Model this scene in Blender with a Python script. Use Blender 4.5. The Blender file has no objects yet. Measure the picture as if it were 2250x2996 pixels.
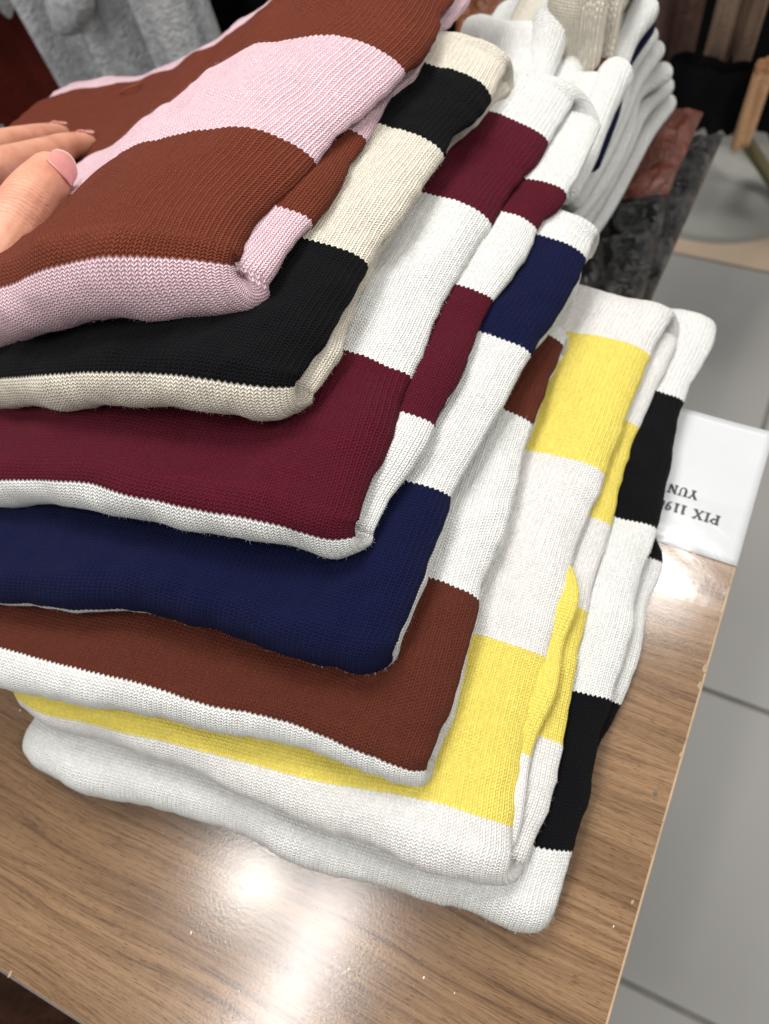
import bpy, bmesh, math, random
import numpy as np
from mathutils import Vector, Matrix

# ------------------------------------------------------------------ camera
scene = bpy.context.scene
random.seed(7); rng = np.random.default_rng(7)
F = 2200.0                      # focal length in photo pixels (2250 x 2996)
RW = np.array([[ 0.90451931,  0.31118115, -0.29156666],
               [ 0.39981098, -0.85664761,  0.32604608],
               [-0.14831049, -0.41148653, -0.89926794]])   # image(right,down,forward) -> world
CAM_H = 0.40                    # camera height above the table top (table top is z = 0)
cam_d = bpy.data.cameras.new('camera')
cam = bpy.data.objects.new('camera', cam_d)
scene.collection.objects.link(cam)
M = Matrix.Identity(4)
for i in range(3):
    M[i][0] = RW[i, 0]; M[i][1] = -RW[i, 1]; M[i][2] = -RW[i, 2]
M[2][3] = CAM_H
cam.matrix_world = M
cam_d.sensor_fit = 'VERTICAL'; cam_d.sensor_height = 36.0
cam_d.lens = F / 2996 * 36
cam_d.clip_start = 0.01; cam_d.clip_end = 60
cam_d.dof.use_dof = True; cam_d.dof.focus_distance = 0.295; cam_d.dof.aperture_fstop = 9.5
scene.camera = cam

# ------------------------------------------------------------------ light
world = bpy.data.worlds.new('World'); scene.world = world; world.use_nodes = True
bg = world.node_tree.nodes['Background']
bg.inputs[0].default_value = (1.0, 0.985, 0.96, 1); bg.inputs[1].default_value = 0.36
scene.view_settings.view_transform = 'Standard'; scene.view_settings.look = 'None'
scene.view_settings.exposure = 0.16; scene.view_settings.gamma = 1.0

def area(name, loc, target, shape, sx, sy, power, col=(1, 1, 1), spread=180):
    d = bpy.data.lights.new(name, 'AREA'); d.shape = shape; d.size = sx
    if shape in ('RECTANGLE', 'ELLIPSE'): d.size_y = sy
    d.energy = power; d.color = col; d.spread = math.radians(spread)
    o = bpy.data.objects.new(name, d); scene.collection.objects.link(o)
    o.location = loc
    o.rotation_euler = (Vector(target) - Vector(loc)).to_track_quat('-Z', 'Y').to_euler()
    return o
area('ceiling_downlight', (-0.667, -0.365, 2.0), (-0.667, -0.365, 0), 'DISK', 0.15, 0, 5, (1.0, 0.98, 0.94))
def strip(name, x0, y0, x1, y1, z, width, power):
    o = area(name, ((x0+x1)/2, (y0+y1)/2, z), ((x0+x1)/2, (y0+y1)/2, 0), 'RECTANGLE', math.hypot(x1-x0, y1-y0), width, power, (1.0, 0.97, 0.96))
    o.rotation_euler = (0, 0, math.atan2(y1-y0, x1-x0))
    return o
strip('ceiling_strip_light', -0.398, -0.24, -0.49, -1.25, 2.0, 0.085, 17)
area('ceiling_panel_light', (-0.55, 0.85, 2.0), (-0.2, 0.2, 0), 'DISK', 0.8, 0, 32, (1.0, 0.985, 0.96))
area('ceiling_downlight.001', (0.168, 0.942, 2.0), (0.168, 0.942, 0), 'DISK', 0.14, 0, 5, (1.0, 0.98, 0.95))
area('ceiling_downlight.002', (1.2, 0.5, 2.0), (0, 0.4, 0), 'DISK', 0.45, 0, 17, (1.0, 0.97, 0.93))
area('ceiling_downlight.003', (0.4, 2.4, 2.0), (0.4, 2.4, -0.7), 'DISK', 0.30, 0, 20, (1.0, 0.93, 0.85))

# ------------------------------------------------------------------ helpers
COL = scene.collection
def ray(px, py):
    return RW @ np.array([(px - 1125) / F, (py - 1498) / F, 1.0])
def P(px, py, z):
    """point of the place that stands at height z and is seen at photo pixel (px, py)"""
    w = ray(px, py); t = (z - CAM_H) / w[2]
    return np.array([w[0]*t, w[1]*t, z])
def PY(px, py, y):
    w = ray(px, py); t = y / w[1]
    return np.array([w[0]*t, y, CAM_H + w[2]*t])

def link(o, parent=None, label=None, category=None, group=None, kind=None):
    COL.objects.link(o)
    if parent is not None: o.parent = parent
    if label: o['label'] = label
    if category: o['category'] = category
    if group: o['group'] = group
    if kind: o['kind'] = kind
    return o
def empty(name, loc, **k):
    o = bpy.data.objects.new(name, None); o.location = loc; o.empty_display_size = 0.02
    link(o, **k)
    return o
def mesh_obj(name, verts, faces, mat, parent=None, smooth=False, **k):
    me = bpy.data.meshes.new(name); me.from_pydata([tuple(map(float, v)) for v in verts], [], faces); me.update()
    if mat is not None: me.materials.append(mat)
    if smooth: me.polygons.foreach_set('use_smooth', [True]*len(me.polygons))
    o = bpy.data.objects.new(name, me); link(o, parent, **k)
    if parent is not None: o.matrix_parent_inverse = Matrix.Translation(parent.location).inverted()
    return o
def bm_obj(name, bm, mat, parent=None, smooth=False, **k):
    me = bpy.data.meshes.new(name); bm.to_mesh(me); bm.free()
    if mat is not None: me.materials.append(mat)
    if smooth: me.polygons.foreach_set('use_smooth', [True]*len(me.polygons))
    o = bpy.data.objects.new(name, me); link(o, parent, **k)
    if parent is not None: o.matrix_parent_inverse = Matrix.Translation(parent.location).inverted()
    return o
def box_bm(x0, x1, y0, y1, z0, z1, bevel=0.0, seg=2):
    bm = bmesh.new(); bmesh.ops.create_cube(bm, size=1)
    for v in bm.verts:
        v.co = Vector((x0 + (v.co.x+.5)*(x1-x0), y0 + (v.co.y+.5)*(y1-y0), z0 + (v.co.z+.5)*(z1-z0)))
    if bevel > 0: bmesh.ops.bevel(bm, geom=list(bm.edges), offset=bevel, segments=seg, affect='EDGES', profile=0.5)
    return bm
def catmull(pts, n):
    """resample a polyline smoothly to n points, by arc length"""
    p = np.asarray(pts, float); d = np.r_[0, np.cumsum(np.linalg.norm(np.diff(p, axis=0), axis=1))]
    t = np.linspace(0, d[-1], n); out = np.zeros((n, p.shape[1]))
    m = np.gradient(p, d, axis=0) if len(p) > 2 else np.repeat((p[1:]-p[:1])/d[-1], 2, 0)
    for k, tt in enumerate(t):
        i = min(max(np.searchsorted(d, tt) - 1, 0), len(p) - 2); h = d[i+1]-d[i]; s = (tt-d[i])/h
        out[k] = (2*s**3-3*s**2+1)*p[i] + (s**3-2*s**2+s)*h*m[i] + (-2*s**3+3*s**2)*p[i+1] + (s**3-s**2)*h*m[i+1]
    return out
def smooth_interp(x, xp, yp):
    """monotone-ish smooth 1-D interpolation"""
    xp = np.asarray(xp, float); yp = np.asarray(yp, float)
    o = np.argsort(xp); xp = xp[o]; yp = yp[o]
    m = np.gradient(yp, xp) if len(xp) > 2 else np.full(len(xp), (yp[-1]-yp[0])/(xp[-1]-xp[0]))
    xx = np.asarray(x, float); xc = np.clip(xx, xp[0], xp[-1])
    i = np.clip(np.searchsorted(xp, xc) - 1, 0, len(xp)-2); h = xp[i+1]-xp[i]; s = (xc-xp[i])/h
    r = (2*s**3-3*s**2+1)*yp[i] + (s**3-2*s**2+s)*h*m[i] + (-2*s**3+3*s**2)*yp[i+1] + (s**3-s**2)*h*m[i+1]
    return r + np.where(xx < xp[0], (xx-xp[0])*m[0], 0) + np.where(xx > xp[-1], (xx-xp[-1])*m[-1], 0)
class Waves:
    """smooth pseudo-noise as a sum of plane waves, vectorised"""
    def __init__(self, seed, n=10, l0=0.03, l1=0.12):
        r = np.random.default_rng(seed); self.k = []
        for i in range(n):
            lam = l0*(l1/l0)**r.random(); d = r.normal(size=3); d[2] *= .3; d /= np.linalg.norm(d)
            self.k.append((d*2*math.pi/lam, r.random()*6.28, (lam/l1)**.8))
        self.s = math.sqrt(sum(a*a for _, _, a in self.k)/2)
    def __call__(self, X):
        return sum(a*np.sin(X @ k + p) for k, p, a in self.k)/self.s

# ------------------------------------------------------------------ node helpers
def srgb(r, g, b):
    f = lambda c: (c/255/12.92 if c/255 <= .04045 else ((c/255+.055)/1.055)**2.4)
    return (f(r), f(g), f(b), 1.0)
class NT:
    def __init__(self, name):
        self.mat = bpy.data.materials.new(name); self.mat.use_nodes = True
        self.t = self.mat.node_tree; self.n = self.t.nodes; self.b = self.n['Principled BSDF']
    def new(self, typ, **k):
        n = self.n.new(typ)
        for a, v in k.items(): setattr(n, a, v)
        return n
    def set(self, sock, v):
        if isinstance(v, bpy.types.NodeSocket): self.t.links.new(v, sock)
        else: sock.default_value = v
    def m(self, op, a, b=0.0, c=0.0):
        n = self.new('ShaderNodeMath', operation=op)
        self.set(n.inputs[0], a); self.set(n.inputs[1], b)
        if op in ('MULTIPLY_ADD', 'SMOOTH_MIN', 'SMOOTH_MAX'): self.set(n.inputs[2], c)
        return n.outputs[0]
    def uv(self):
        s = self.new('ShaderNodeSeparateXYZ'); t = self.new('ShaderNodeUVMap'); t.uv_map = 'UVMap'
        self.t.links.new(t.outputs[0], s.inputs[0]); return t.outputs[0], s.outputs[0], s.outputs[1]
    def obj(self):
        return self.new('ShaderNodeTexCoord').outputs['Object']
    def mapping(self, vec, scale=(1, 1, 1), rot=(0, 0, 0), loc=(0, 0, 0)):
        n = self.new('ShaderNodeMapping'); self.set(n.inputs[0], vec)
        n.inputs[1].default_value = loc; n.inputs[2].default_value = rot; n.inputs[3].default_value = scale
        return n.outputs[0]
    def noise(self, vec, scale, detail=2.0, rough=.5, dist=0.0, out=0):
        n = self.new('ShaderNodeTexNoise'); self.set(n.inputs['Vector'], vec)
        n.inputs['Scale'].default_value = scale; n.inputs['Detail'].default_value = detail
        n.inputs['Roughness'].default_value = rough; n.inputs['Distortion'].default_value = dist
        return n.outputs[out]
    def ramp(self, fac, stops, interp='LINEAR'):
        n = self.new('ShaderNodeValToRGB'); cr = n.color_ramp; cr.interpolation = interp
        while len(cr.elements) > 1: cr.elements.remove(cr.elements[-1])
        for i, (p, c) in enumerate(stops):
            e = cr.elements[0] if i == 0 else cr.elements.new(p)
            e.position = p; e.color = c if len(c) == 4 else (*c, 1)
        self.set(n.inputs[0], fac); return n.outputs[0]
    def mix(self, fac, a, b, blend='MIX'):
        n = self.new('ShaderNodeMix', data_type='RGBA', blend_type=blend)
        self.set(n.inputs[0], fac); self.set(n.inputs[6], a); self.set(n.inputs[7], b); return n.outputs[2]
    def bump(self, h, dist, strength=1.0, normal=None):
        n = self.new('ShaderNodeBump'); n.inputs['Strength'].default_value = strength; n.inputs['Distance'].default_value = dist
        self.set(n.inputs['Height'], h)
        if normal is not None: self.set(n.inputs['Normal'], normal)
        return n.outputs[0]
    def out(self, **k):
        for a, v in k.items(): self.set(self.b.inputs[a.replace('_', ' ')], v)
        return self.mat

WALE, COURSE = 0.0023, 0.00152
def knit_material(name, stops, vmin, vmax, bump=0.0010, wale=WALE, course=COURSE):
    """stockinette: V stitches from the cloth's own coordinates (metres), stripes change at whole stitches"""
    N = NT(name); uvv, u, v = N.uv()
    wob = N.noise(uvv, 60, 2, .5, 0, 1)
    ws = N.new('ShaderNodeSeparateColor'); N.set(ws.inputs[0], wob)
    du = N.m('MULTIPLY', N.m('SUBTRACT', ws.outputs[0], .5), .0009); dv = N.m('MULTIPLY', N.m('SUBTRACT', ws.outputs[1], .5), .0008)
    U = N.m('DIVIDE', N.m('ADD', u, du), wale); V = N.m('DIVIDE', N.m('ADD', v, dv), course)
    a = N.m('ABSOLUTE', N.m('SUBTRACT', N.m('FRACT', U), .5))
    Vp = N.m('MULTIPLY_ADD', a, 1.25, V)
    f = N.m('FRACT', Vp)
    f2 = N.m('MULTIPLY_ADD', f, 2.0, -1.0); pl = N.m('SUBTRACT', 1.0, N.m('MULTIPLY', f2, f2))
    a2 = N.m('MULTIPLY_ADD', a, 4.0, -1.0); pa = N.m('SQRT', N.m('MAXIMUM', N.m('SUBTRACT', 1.0, N.m('MULTIPLY', a2, a2)), 0.0))
    # deeper valley between wales than at the heart of the V
    val = N.m('SUBTRACT', 1.0, N.m('MULTIPLY', N.m('POWER', N.m('MULTIPLY', a, 2.0), 5.0), .7))
    h = N.m('MULTIPLY', N.m('MULTIPLY_ADD', pa, .75, .25), N.m('MULTIPLY_ADD', pl, .85, .15)); h = N.m('MULTIPLY', h, val)
    h = N.m('MULTIPLY', h, N.m('MULTIPLY_ADD', N.noise(uvv, 500, 1, .5), .45, .78))
    # fibres twisted along each leg of the stitch
    fv = N.new('ShaderNodeCombineXYZ'); N.set(fv.inputs[0], N.m('MULTIPLY', U, 1.0)); N.set(fv.inputs[1], N.m('MULTIPLY', Vp, 4.0))
    fib = N.noise(fv.outputs[0], 1.6, 3, .65)
    fine = N.noise(uvv, 2600, 2, .6)
    hh = N.m('ADD', h, N.m('ADD', N.m('MULTIPLY', fib, .20), N.m('MULTIPLY', fine, .10)))
    bn = N.bump(hh, bump)
    idx = N.m('MULTIPLY', N.m('ADD', N.m('FLOOR', Vp), .25), course)
    fac = N.m('DIVIDE', N.m('SUBTRACT', idx, vmin), vmax - vmin)
    base = N.ramp(fac, stops, 'CONSTANT')
    cell = N.new('ShaderNodeTexWhiteNoise', noise_dimensions='2D'); cv = N.new('ShaderNodeCombineXYZ')
    N.set(cv.inputs[0], N.m('FLOOR', N.m('MULTIPLY', U, 2.0))); N.set(cv.inputs[1], N.m('FLOOR', Vp)); N.set(cell.inputs['Vector'], cv.outputs[0])
    patch = N.noise(uvv, 35, 3, .6)
    var = N.m('ADD', N.m('MULTIPLY_ADD', fib, .34, .73), N.m('MULTIPLY', cell.outputs['Value'], .12)); var = N.m('MULTIPLY', var, N.m('MULTIPLY_ADD', patch, .10, .95))
    cc = N.new('ShaderNodeCombineColor')
    for i in range(3): N.set(cc.inputs[i], var)
    colr = N.mix(1.0, base, cc.outputs[0], 'MULTIPLY')
    sh = N.mix(.35, colr, (1, 1, 1, 1))
    return N.out(Base_Color=colr, Roughness=.78, Normal=bn, Specular_IOR_Level=.10, Sheen_Weight=.03, Sheen_Roughness=.45, Sheen_Tint=sh)

# colours of the yarns
PINK = srgb(240, 206, 215); BROWN = srgb(116, 56, 39); BLACK = srgb(9, 10, 14); CREAM = srgb(239, 231, 214)
BURG = srgb(88, 19, 35); WHITE = srgb(245, 246, 242); NAVY = srgb(13, 19, 57); RUST = srgb(95, 46, 33); YELLOW = srgb(251, 231, 112)
OFFW = srgb(246, 244, 240)

# ------------------------------------------------------------------ folded knit garment
def loop_mesh(name, pos, uvs, mat, parent, close_s, **k):
    """grid pos[s, t] (t closed) -> mesh; uvs[s, t+1] per column incl. seam"""
    ns, nt, _ = pos.shape
    me = bpy.data.meshes.new(name)
    s = np.arange(ns if close_s else ns-1); t = np.arange(nt)
    S, T = np.meshgrid(s, t, indexing='ij'); S1 = (S+1) % ns; T1 = (T+1) % nt
    quads = np.stack([S*nt+T, S1*nt+T, S1*nt+T1, S*nt+T1], -1).reshape(-1, 4)
    me.vertices.add(ns*nt); me.vertices.foreach_set('co', pos.reshape(-1))
    nq = len(quads)
    extra = [] if close_s else [list(range(nt))[::1], [(ns-1)*nt + i for i in range(nt)][::-1]]
    nl = nq*4 + sum(map(len, extra))
    me.loops.add(nl); me.polygons.add(nq + len(extra))
    lv = np.concatenate([quads.reshape(-1)] + [np.array(e) for e in extra]).astype(np.int32)
    me.loops.foreach_set('vertex_index', lv)
    starts = list(range(0, nq*4, 4)); off = nq*4
    for e in extra: starts.append(off); off += len(e)
    me.polygons.foreach_set('loop_start', np.array(starts, np.int32))
    me.update(calc_edges=True); me.validate()
    uvl = me.uv_layers.new(name='UVMap')
    Sn = S+1
    q = np.stack([uvs[S, T], uvs[Sn, T], uvs[Sn, T+1], uvs[S, T+1]], -2).reshape(-1, 2)
    allu = np.concatenate([q] + [uvs[0 if i == 0 else -1, :nt] for i in range(len(extra))]) if extra else q
    uvl.data.foreach_set('uv', allu.reshape(-1).astype(np.float32))
    me.polygons.foreach_set('use_smooth', [True]*len(me.polygons))
    me.materials.append(mat)
    o = bpy.data.objects.new(name, me); link(o, parent, **k)
    if parent is not None: o.matrix_parent_inverse = Matrix.Translation(parent.location).inverted()
    return o

def section(W, th, ex, nouter=110, ninner=36, narc=18):
    """cross-section of a flattened ply: distance from the right edge, height -1..1, cloth coordinate around it"""
    g = np.linspace(0, 1, nouter); g = .25*g + .75*g**1.7
    a = np.pi*np.arange(1, narc)/narc
    qs = np.concatenate([ex + (W-2*ex)*g, W-ex+ex*np.sin(a), W-ex-(W-2*ex)*np.linspace(0, 1, ninner), ex-ex*np.sin(a)])
    ns = np.concatenate([np.ones(nouter), np.cos(a), -np.ones(ninner), -np.cos(a)])
    d = np.hypot(np.diff(np.r_[qs, qs[0]]), np.diff(np.r_[ns, ns[0]])*th/2)
    us = np.r_[0, np.cumsum(d)] + ex
    k = nouter + narc - 1
    us[k:] -= us[-1] - ex          # inner side and right arc continue below the outer start
    return qs, ns, us, k

DX = [-.60, -.46, -.42, -.38, -.34, -.30, -.26, -.23, -.205, -.18, -.15, 0.1]
DZ = [.125, .113, .110, .100, .080, .058, .032, .014, .004, .0, .0, .0]
def drop(x):
    """the pressed-down left half of the pile under the hand"""
    return np.interp(x, DX, DZ)
_fx = np.linspace(-.6, .1, 281); _fz = np.convolve(np.pad(np.interp(_fx, DX, DZ), 12, mode='edge'), np.hanning(25)/np.hanning(25).sum(), 'valid')
def drop(x): return np.interp(x, _fx, _fz)

def garment(name, label, b, slope, ridgeA, ridgeB, front, stripes, W=0.28, th=0.015, ex=0.016, yback=None, yback_l=None,
            seed=0, wob=0.0010, press=0.0, group='knits in the fanned pile', vskew=None, fz=1.0, rdrop=.006, rw=.045):
    """A knit folded in a long loop: upper ply, front fold, lower ply, back fold.
    b height of its underside at the front; slope rise per metre towards the back; ridges are the right-hand outlines."""
    rm = th*0.52
    zA0, zB0 = b + th*1.54, b + th*.5
    # outlines -> place
    fr = []
    for p in front:
        z = b + th*fz
        for _ in range(40): z = .5*z + .5*(b + th*fz - press*drop(P(*p, z)[0]))
        fr.append(P(*p, z))
    fr = np.array(fr)
    yF_x, yF_y = fr[:, 0], fr[:, 1]
    yf0 = fr[-1, 1]
    def zmid(y, x, z0): return z0 + slope*(y - yf0) - press*drop(x)
    def unproj(pts, z0):
        out = []
        for p in pts:
            z = z0
            for _ in range(40):
                w = P(*p, z); z = .5*z + .5*zmid(w[1], w[0], z0)
            out.append(P(*p, z))
        return np.array(out)
    RA = unproj(ridgeA, zA0 - rdrop); RB = unproj(ridgeB, zB0 - rdrop*.45)
    for R_, kk_ in ((RA, .65), (RB, .35)):
        pf = np.polyfit(R_[:, 1], R_[:, 0], 4 if len(R_) > 8 else 3); R_[:, 0] = (1-kk_)*R_[:, 0] + kk_*np.polyval(pf, R_[:, 1])
    if yback is None: yback = RA[-1, 1]
    xr = lambda y, R_: smooth_interp(np.clip(y, R_[:, 1].min(), R_[:, 1].max()), R_[:, 1], R_[:, 0])
    # rows: s = (branch, parameter)
    nA, nN, nB, nK = 120, 20, 64, 12
    rows = []
    for i in range(nA): rows.append(('A', 1 - (i/(nA-1)), 0))
    for i in range(1, nN): rows.append(('N', 0, i/nN))
    for i in range(nB): rows.append(('B', i/(nB-1), 0))
    for i in range(1, nK): rows.append(('K', 1, i/nK))
    qs, ns, us, kk = section(W, th, ex)
    nt = len(qs); S = len(rows)
    pos = np.zeros((S, nt, 3)); vs = np.zeros((S, nt))
    # per-column front and back lines
    x_ref = fr[-1, 0] - qs
    yfront = smooth_interp(np.clip(x_ref, yF_x.min()-.02, yF_x.max()), yF_x, yF_y)
    if yback_l is None: yback_l = yback - .02
    yb = yback + (yback_l-yback)*np.clip(qs/W, 0, 1)
    ro = rm + th/2
    yc = yfront + ro; ybc = yb - ro
    Lref = (ybc - yc)[0]; Lr = np.full(nt, Lref); NL = math.pi*ro*.97
    for si, (br, s, a) in enumerate(rows):
        y = yc + (ybc-yc)*s
        tt = 1 - .22*s**1.5
        xa = xr(y, RA); xb = xr(y, RB)
        if br == 'A': X, Y, Z = xa - qs, y, zmid(y, xa-qs, zA0); n = np.array([0, -slope, 1.0]); v = s*Lr
        elif br == 'B': X, Y, Z = xb - qs, y, zmid(y, xb-qs, zB0); n = np.array([0, slope, -1.0]); v = -NL - s*Lr
        else:
            ang = math.pi*a; f = (1-math.cos(ang))/2
            X0 = xa + (xb-xa)*f if br == 'N' else xb + (xa-xb)*f
            X = X0 - qs; zm = (zmid(y, X, zA0)+zmid(y, X, zB0))/2
            sg = -1 if br == 'N' else 1
            cz = math.cos(ang) if br == 'N' else -math.cos(ang)
            Y = y + sg*rm*math.sin(ang); Z = zm + rm*cz
            n = np.array([0, sg*math.sin(ang), cz])
            v = np.full(nt, -NL*a) if br == 'N' else -NL - Lr - NL*a
        n = n/np.linalg.norm(n)
        dr = {'A': 1.0, 'B': .45}.get(br, .72)
        Z = Z - rdrop*dr*np.clip(1-qs/rw, 0, 1)**1.8
        pos[si, :, 0] = X; pos[si, :, 1] = Y + n[1]*ns*th/2*tt; pos[si, :, 2] = Z + n[2]*ns*th/2*tt
        vs[si] = v
    # softness: wrinkles and dents, along the outside only
    wv = Waves(seed+11, 12, .022, .10); w2 = Waves(seed+51, 10, .006, .018)
    d = (wv(pos.reshape(-1, 3))*wob + w2(pos.reshape(-1, 3))*.00022).reshape(S, nt)
    outn = np.zeros((S, nt, 3))
    tang_s = np.roll(pos, -1, 0) - np.roll(pos, 1, 0); tang_t = np.roll(pos, -1, 1) - np.roll(pos, 1, 1)
    nn = np.cross(tang_t, tang_s); nn /= (np.linalg.norm(nn, axis=2, keepdims=True)+1e-12)
    # orient outward (top rows point up)
    if nn[nA//2, 20, 2] < 0: nn = -nn
    pos = pos + nn*d[..., None]
    if vskew is not None: vs = vs + np.interp(np.clip(qs, 0, W), *zip(*vskew))[None, :]
    # uv
    uvs = np.zeros((S+1, nt+1, 2))
    uu = us[:nt+1]
    for si in range(S+1):
        uvs[si, :nt, 0] = uu[:nt]; uvs[si, nt, 0] = ex
        row = vs[si % S] if si < S else vs[0] - 2*(Lref + NL)
        uvs[si, :nt, 1] = row; uvs[si, nt, 1] = row[0]
    # column jump between left-arc/inner halves
    per = 0
    # stripe stops
    vmax = Lref + .002; vmin = -(Lref + 2*NL + .002)
    brk = []
    for kind, *val in stripes:
        if kind in ('A', 'B'):
            px, py, colr = val
            z0 = zA0 + th/2 if kind == 'A' else zB0 + th*.25
            w = unproj([(px, py)], z0)[0]
            q = max(fr[-1, 0] - w[0], 0)*0 + min(max(xr(w[1], RA) - w[0], 0), W)
            ycq = np.interp(q, qs[:110], yc[:110]); ybq = np.interp(q, qs[:110], ybc[:110])
            s = (w[1]-ycq)/(ybq-ycq); vv = s*Lref if kind == 'A' else -NL - s*Lref
            if vskew is not None: vv += float(np.interp(q, *zip(*vskew)))
        else:
            vv = -NL*val[0]; colr = val[1]
        brk.append((vv, colr))
    first = brk[0]; brk.sort(key=lambda e: e[0])
    stops = [((v_-vmin)/(vmax-vmin), c) for v_, c in brk]
    stops[0] = (0.0, stops[0][1])
    mat = knit_material(name + '_yarn', stops, vmin, vmax)
    root = empty(name, (float(RA[0, 0]-W/2), float(yf0+.1), b), label=label, category='knitwear', group=group)
    body = loop_mesh('folded_body', pos, uvs, mat, root, True)
    # loose fibres standing off the cloth
    r_ = np.random.default_rng(seed+900); nf = 9000
    si = r_.integers(0, nA+nN+8, nf); ti = np.concatenate([r_.integers(0, 60, nf//2), np.where(r_.random(nf-nf//2) < .5, nt-1-r_.integers(0, 16, nf-nf//2), r_.integers(0, 109, nf-nf//2))])
    p0 = pos[si, ti]; n0 = nn[si, ti]; u0 = uvs[si, ti]
    p0 = p0 + r_.normal(size=(nf, 3))*.0006*(1-np.abs(n0))
    L_ = r_.uniform(.0006, .0020, nf)[:, None]; d1 = n0 + r_.normal(size=(nf, 3))*.8; d1 /= np.linalg.norm(d1, axis=1)[:, None]; d2 = d1 + r_.normal(size=(nf, 3))*.7
    w_ = np.cross(d1, r_.normal(size=(nf, 3))); w_ = w_/np.linalg.norm(w_, axis=1)[:, None]*.000022
    m0 = p0 + d1*L_*.5; t0_ = m0 + d2/np.linalg.norm(d2, axis=1)[:, None]*L_*.5
    fvs = np.stack([p0-w_, p0+w_, m0+w_, m0-w_, t0_], 1).reshape(-1, 3)
    ffs = []
    for i_ in range(nf): ffs += [(5*i_, 5*i_+1, 5*i_+2, 5*i_+3), (5*i_+3, 5*i_+2, 5*i_+4)]
    fz_ = mesh_obj('fuzz', fvs, ffs, mat, root, kind='stuff')
    ul = fz_.data.uv_layers.new(name='UVMap'); ul.data.foreach_set('uv', np.repeat(u0, 7, axis=0).astype(np.float32).reshape(-1))
    return dict(root=root, body=body, RA=RA, RB=RB, zA0=zA0, zB0=zB0, zmid=zmid, pos=pos, mat=mat, fr=fr, th=th)

# stripes: ('A', px, py, colour) = upper ply from that pixel backwards has the colour; ('n', fraction of the front fold, colour)
#          ('B', px, py, colour) = lower ply from that pixel FORWARDS has the colour

# ------------------------------------------------------------------ wood table
def wood_material():
    N = NT('wood_laminate'); o = N.obj()
    warp = N.noise(N.mapping(o, (3, 14, 1)), 1.0, 3, .55)
    wv = N.new('ShaderNodeVectorMath', operation='ADD'); N.set(wv.inputs[0], o)
    cx = N.new('ShaderNodeCombineXYZ'); N.set(cx.inputs[1], N.m('MULTIPLY', N.m('SUBTRACT', warp, .5), .03)); N.set(wv.inputs[1], cx.outputs[0])
    p = wv.outputs[0]
    band = N.noise(N.mapping(p, (2.0, 26, 1)), 1.0, 4, .6)
    band2 = N.noise(N.mapping(p, (7, 250, 1)), 1.0, 5, .68)
    fine = N.noise(N.mapping(p, (40, 1100, 1)), 1.0, 3, .6)
    pore = N.noise(N.mapping(p, (170, 2600, 1)), 1.0, 2, .5)
    base = N.ramp(band, [(.28, srgb(98, 75, 54)), (.45, srgb(118, 92, 67)), (.6, srgb(131, 104, 77)), (.78, srgb(120, 90, 64))])
    f2 = N.ramp(band2, [(.34, (.34, .29, .26)), (.44, (.74, .71, .68)), (.54, (1, 1, 1)), (.75, (1.22, 1.2, 1.16))])
    c = N.mix(.72, base, f2, 'MULTIPLY')
    f3 = N.ramp(fine, [(.34, (.50, .44, .40)), (.46, (.96, .95, .94)), (.7, (1.12, 1.11, 1.09))])
    c = N.mix(.8, c, f3, 'MULTIPLY')
    f4 = N.ramp(pore, [(.32, (.30, .22, .18)), (.41, (1, 1, 1))])
    c = N.mix(.85, c, f4, 'MULTIPLY')
    peel = N.noise(o, 650, 3, .6); peel2 = N.noise(o, 130, 2, .5)
    scr = N.noise(N.mapping(o, (900, 60, 1), (0, 0, .9)), 1.0, 1, .4); scr = N.m('GREATER_THAN', scr, .74)
    h = N.m('ADD', N.m('MULTIPLY', peel, .6), N.m('ADD', N.m('MULTIPLY', peel2, .15), N.m('MULTIPLY', scr, -.05)))
    bn = N.bump(h, .00012, .4)
    rg = N.m('MULTIPLY_ADD', N.noise(o, 60, 4, .7), .06, .145)
    return N.out(Base_Color=c, Roughness=rg, Normal=bn, Specular_IOR_Level=.5)
WOOD = wood_material()
def plain(name, col, rough=.6, spec=.4, metal=0.0, nscale=0, namp=0.0, bump=0.0, bscale=200, **k):
    N = NT(name); o = N.obj(); c = col
    if nscale:
        f = N.noise(o, nscale, 4, .6)
        c = N.mix(1.0, col, N.ramp(f, [(.25, (1-namp,)*3), (.75, (1+namp,)*3)]), 'MULTIPLY')
    d = dict(Base_Color=c, Roughness=rough, Specular_IOR_Level=spec, Metallic=metal)
    if bump: d['Normal'] = N.bump(N.noise(o, bscale, 3, .6), bump)
    d.update(k)
    return N.out(**d)

xE = P(1960, 2353, 0)[0]                       # right edge of the table
yN = float(np.mean([P(0, 2845, 0)[1], P(230, 2993, 0)[1]]))   # near edge
yT = float(P(2256, 1262, 0)[1]) - .002                                     # far edge
table = empty('display_table', (xE-.5, .1, -.75), label='low display table with brown wood grain laminate top under the knit pile', category='table')
bm_obj('table_top', box_bm(xE-1.1, xE-.0012, yN+.0012, yT, -.025, 0), WOOD, table)
BAND = plain('edge_band', srgb(150, 128, 100), .45, .4, nscale=90, namp=.25)
DARKB = plain('edge_band_dark', srgb(84, 80, 76), .5, .3, nscale=120, namp=.3)
bm_obj('edge_band', box_bm(xE-.0012, xE, yN, yT, -.026, -.0002, .0003), BAND, table)
bm_obj('edge_band', box_bm(xE-1.1, xE-.0012, yN, yN+.0012, -.026, -.0002, .0003), DARKB, table)
LEGM = plain('leg_paint', srgb(70, 66, 62), .5)
for lx, ly in ((xE-.06, yT-.06), (xE-1.04, yN+.06), (xE-1.04, yT-.06), (xE-.06-.25, yN+.10)):
    bm_obj('leg', box_bm(lx-.02, lx+.02, ly-.02, ly+.02, -.75, -.0252, .002), LEGM, table)
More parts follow.
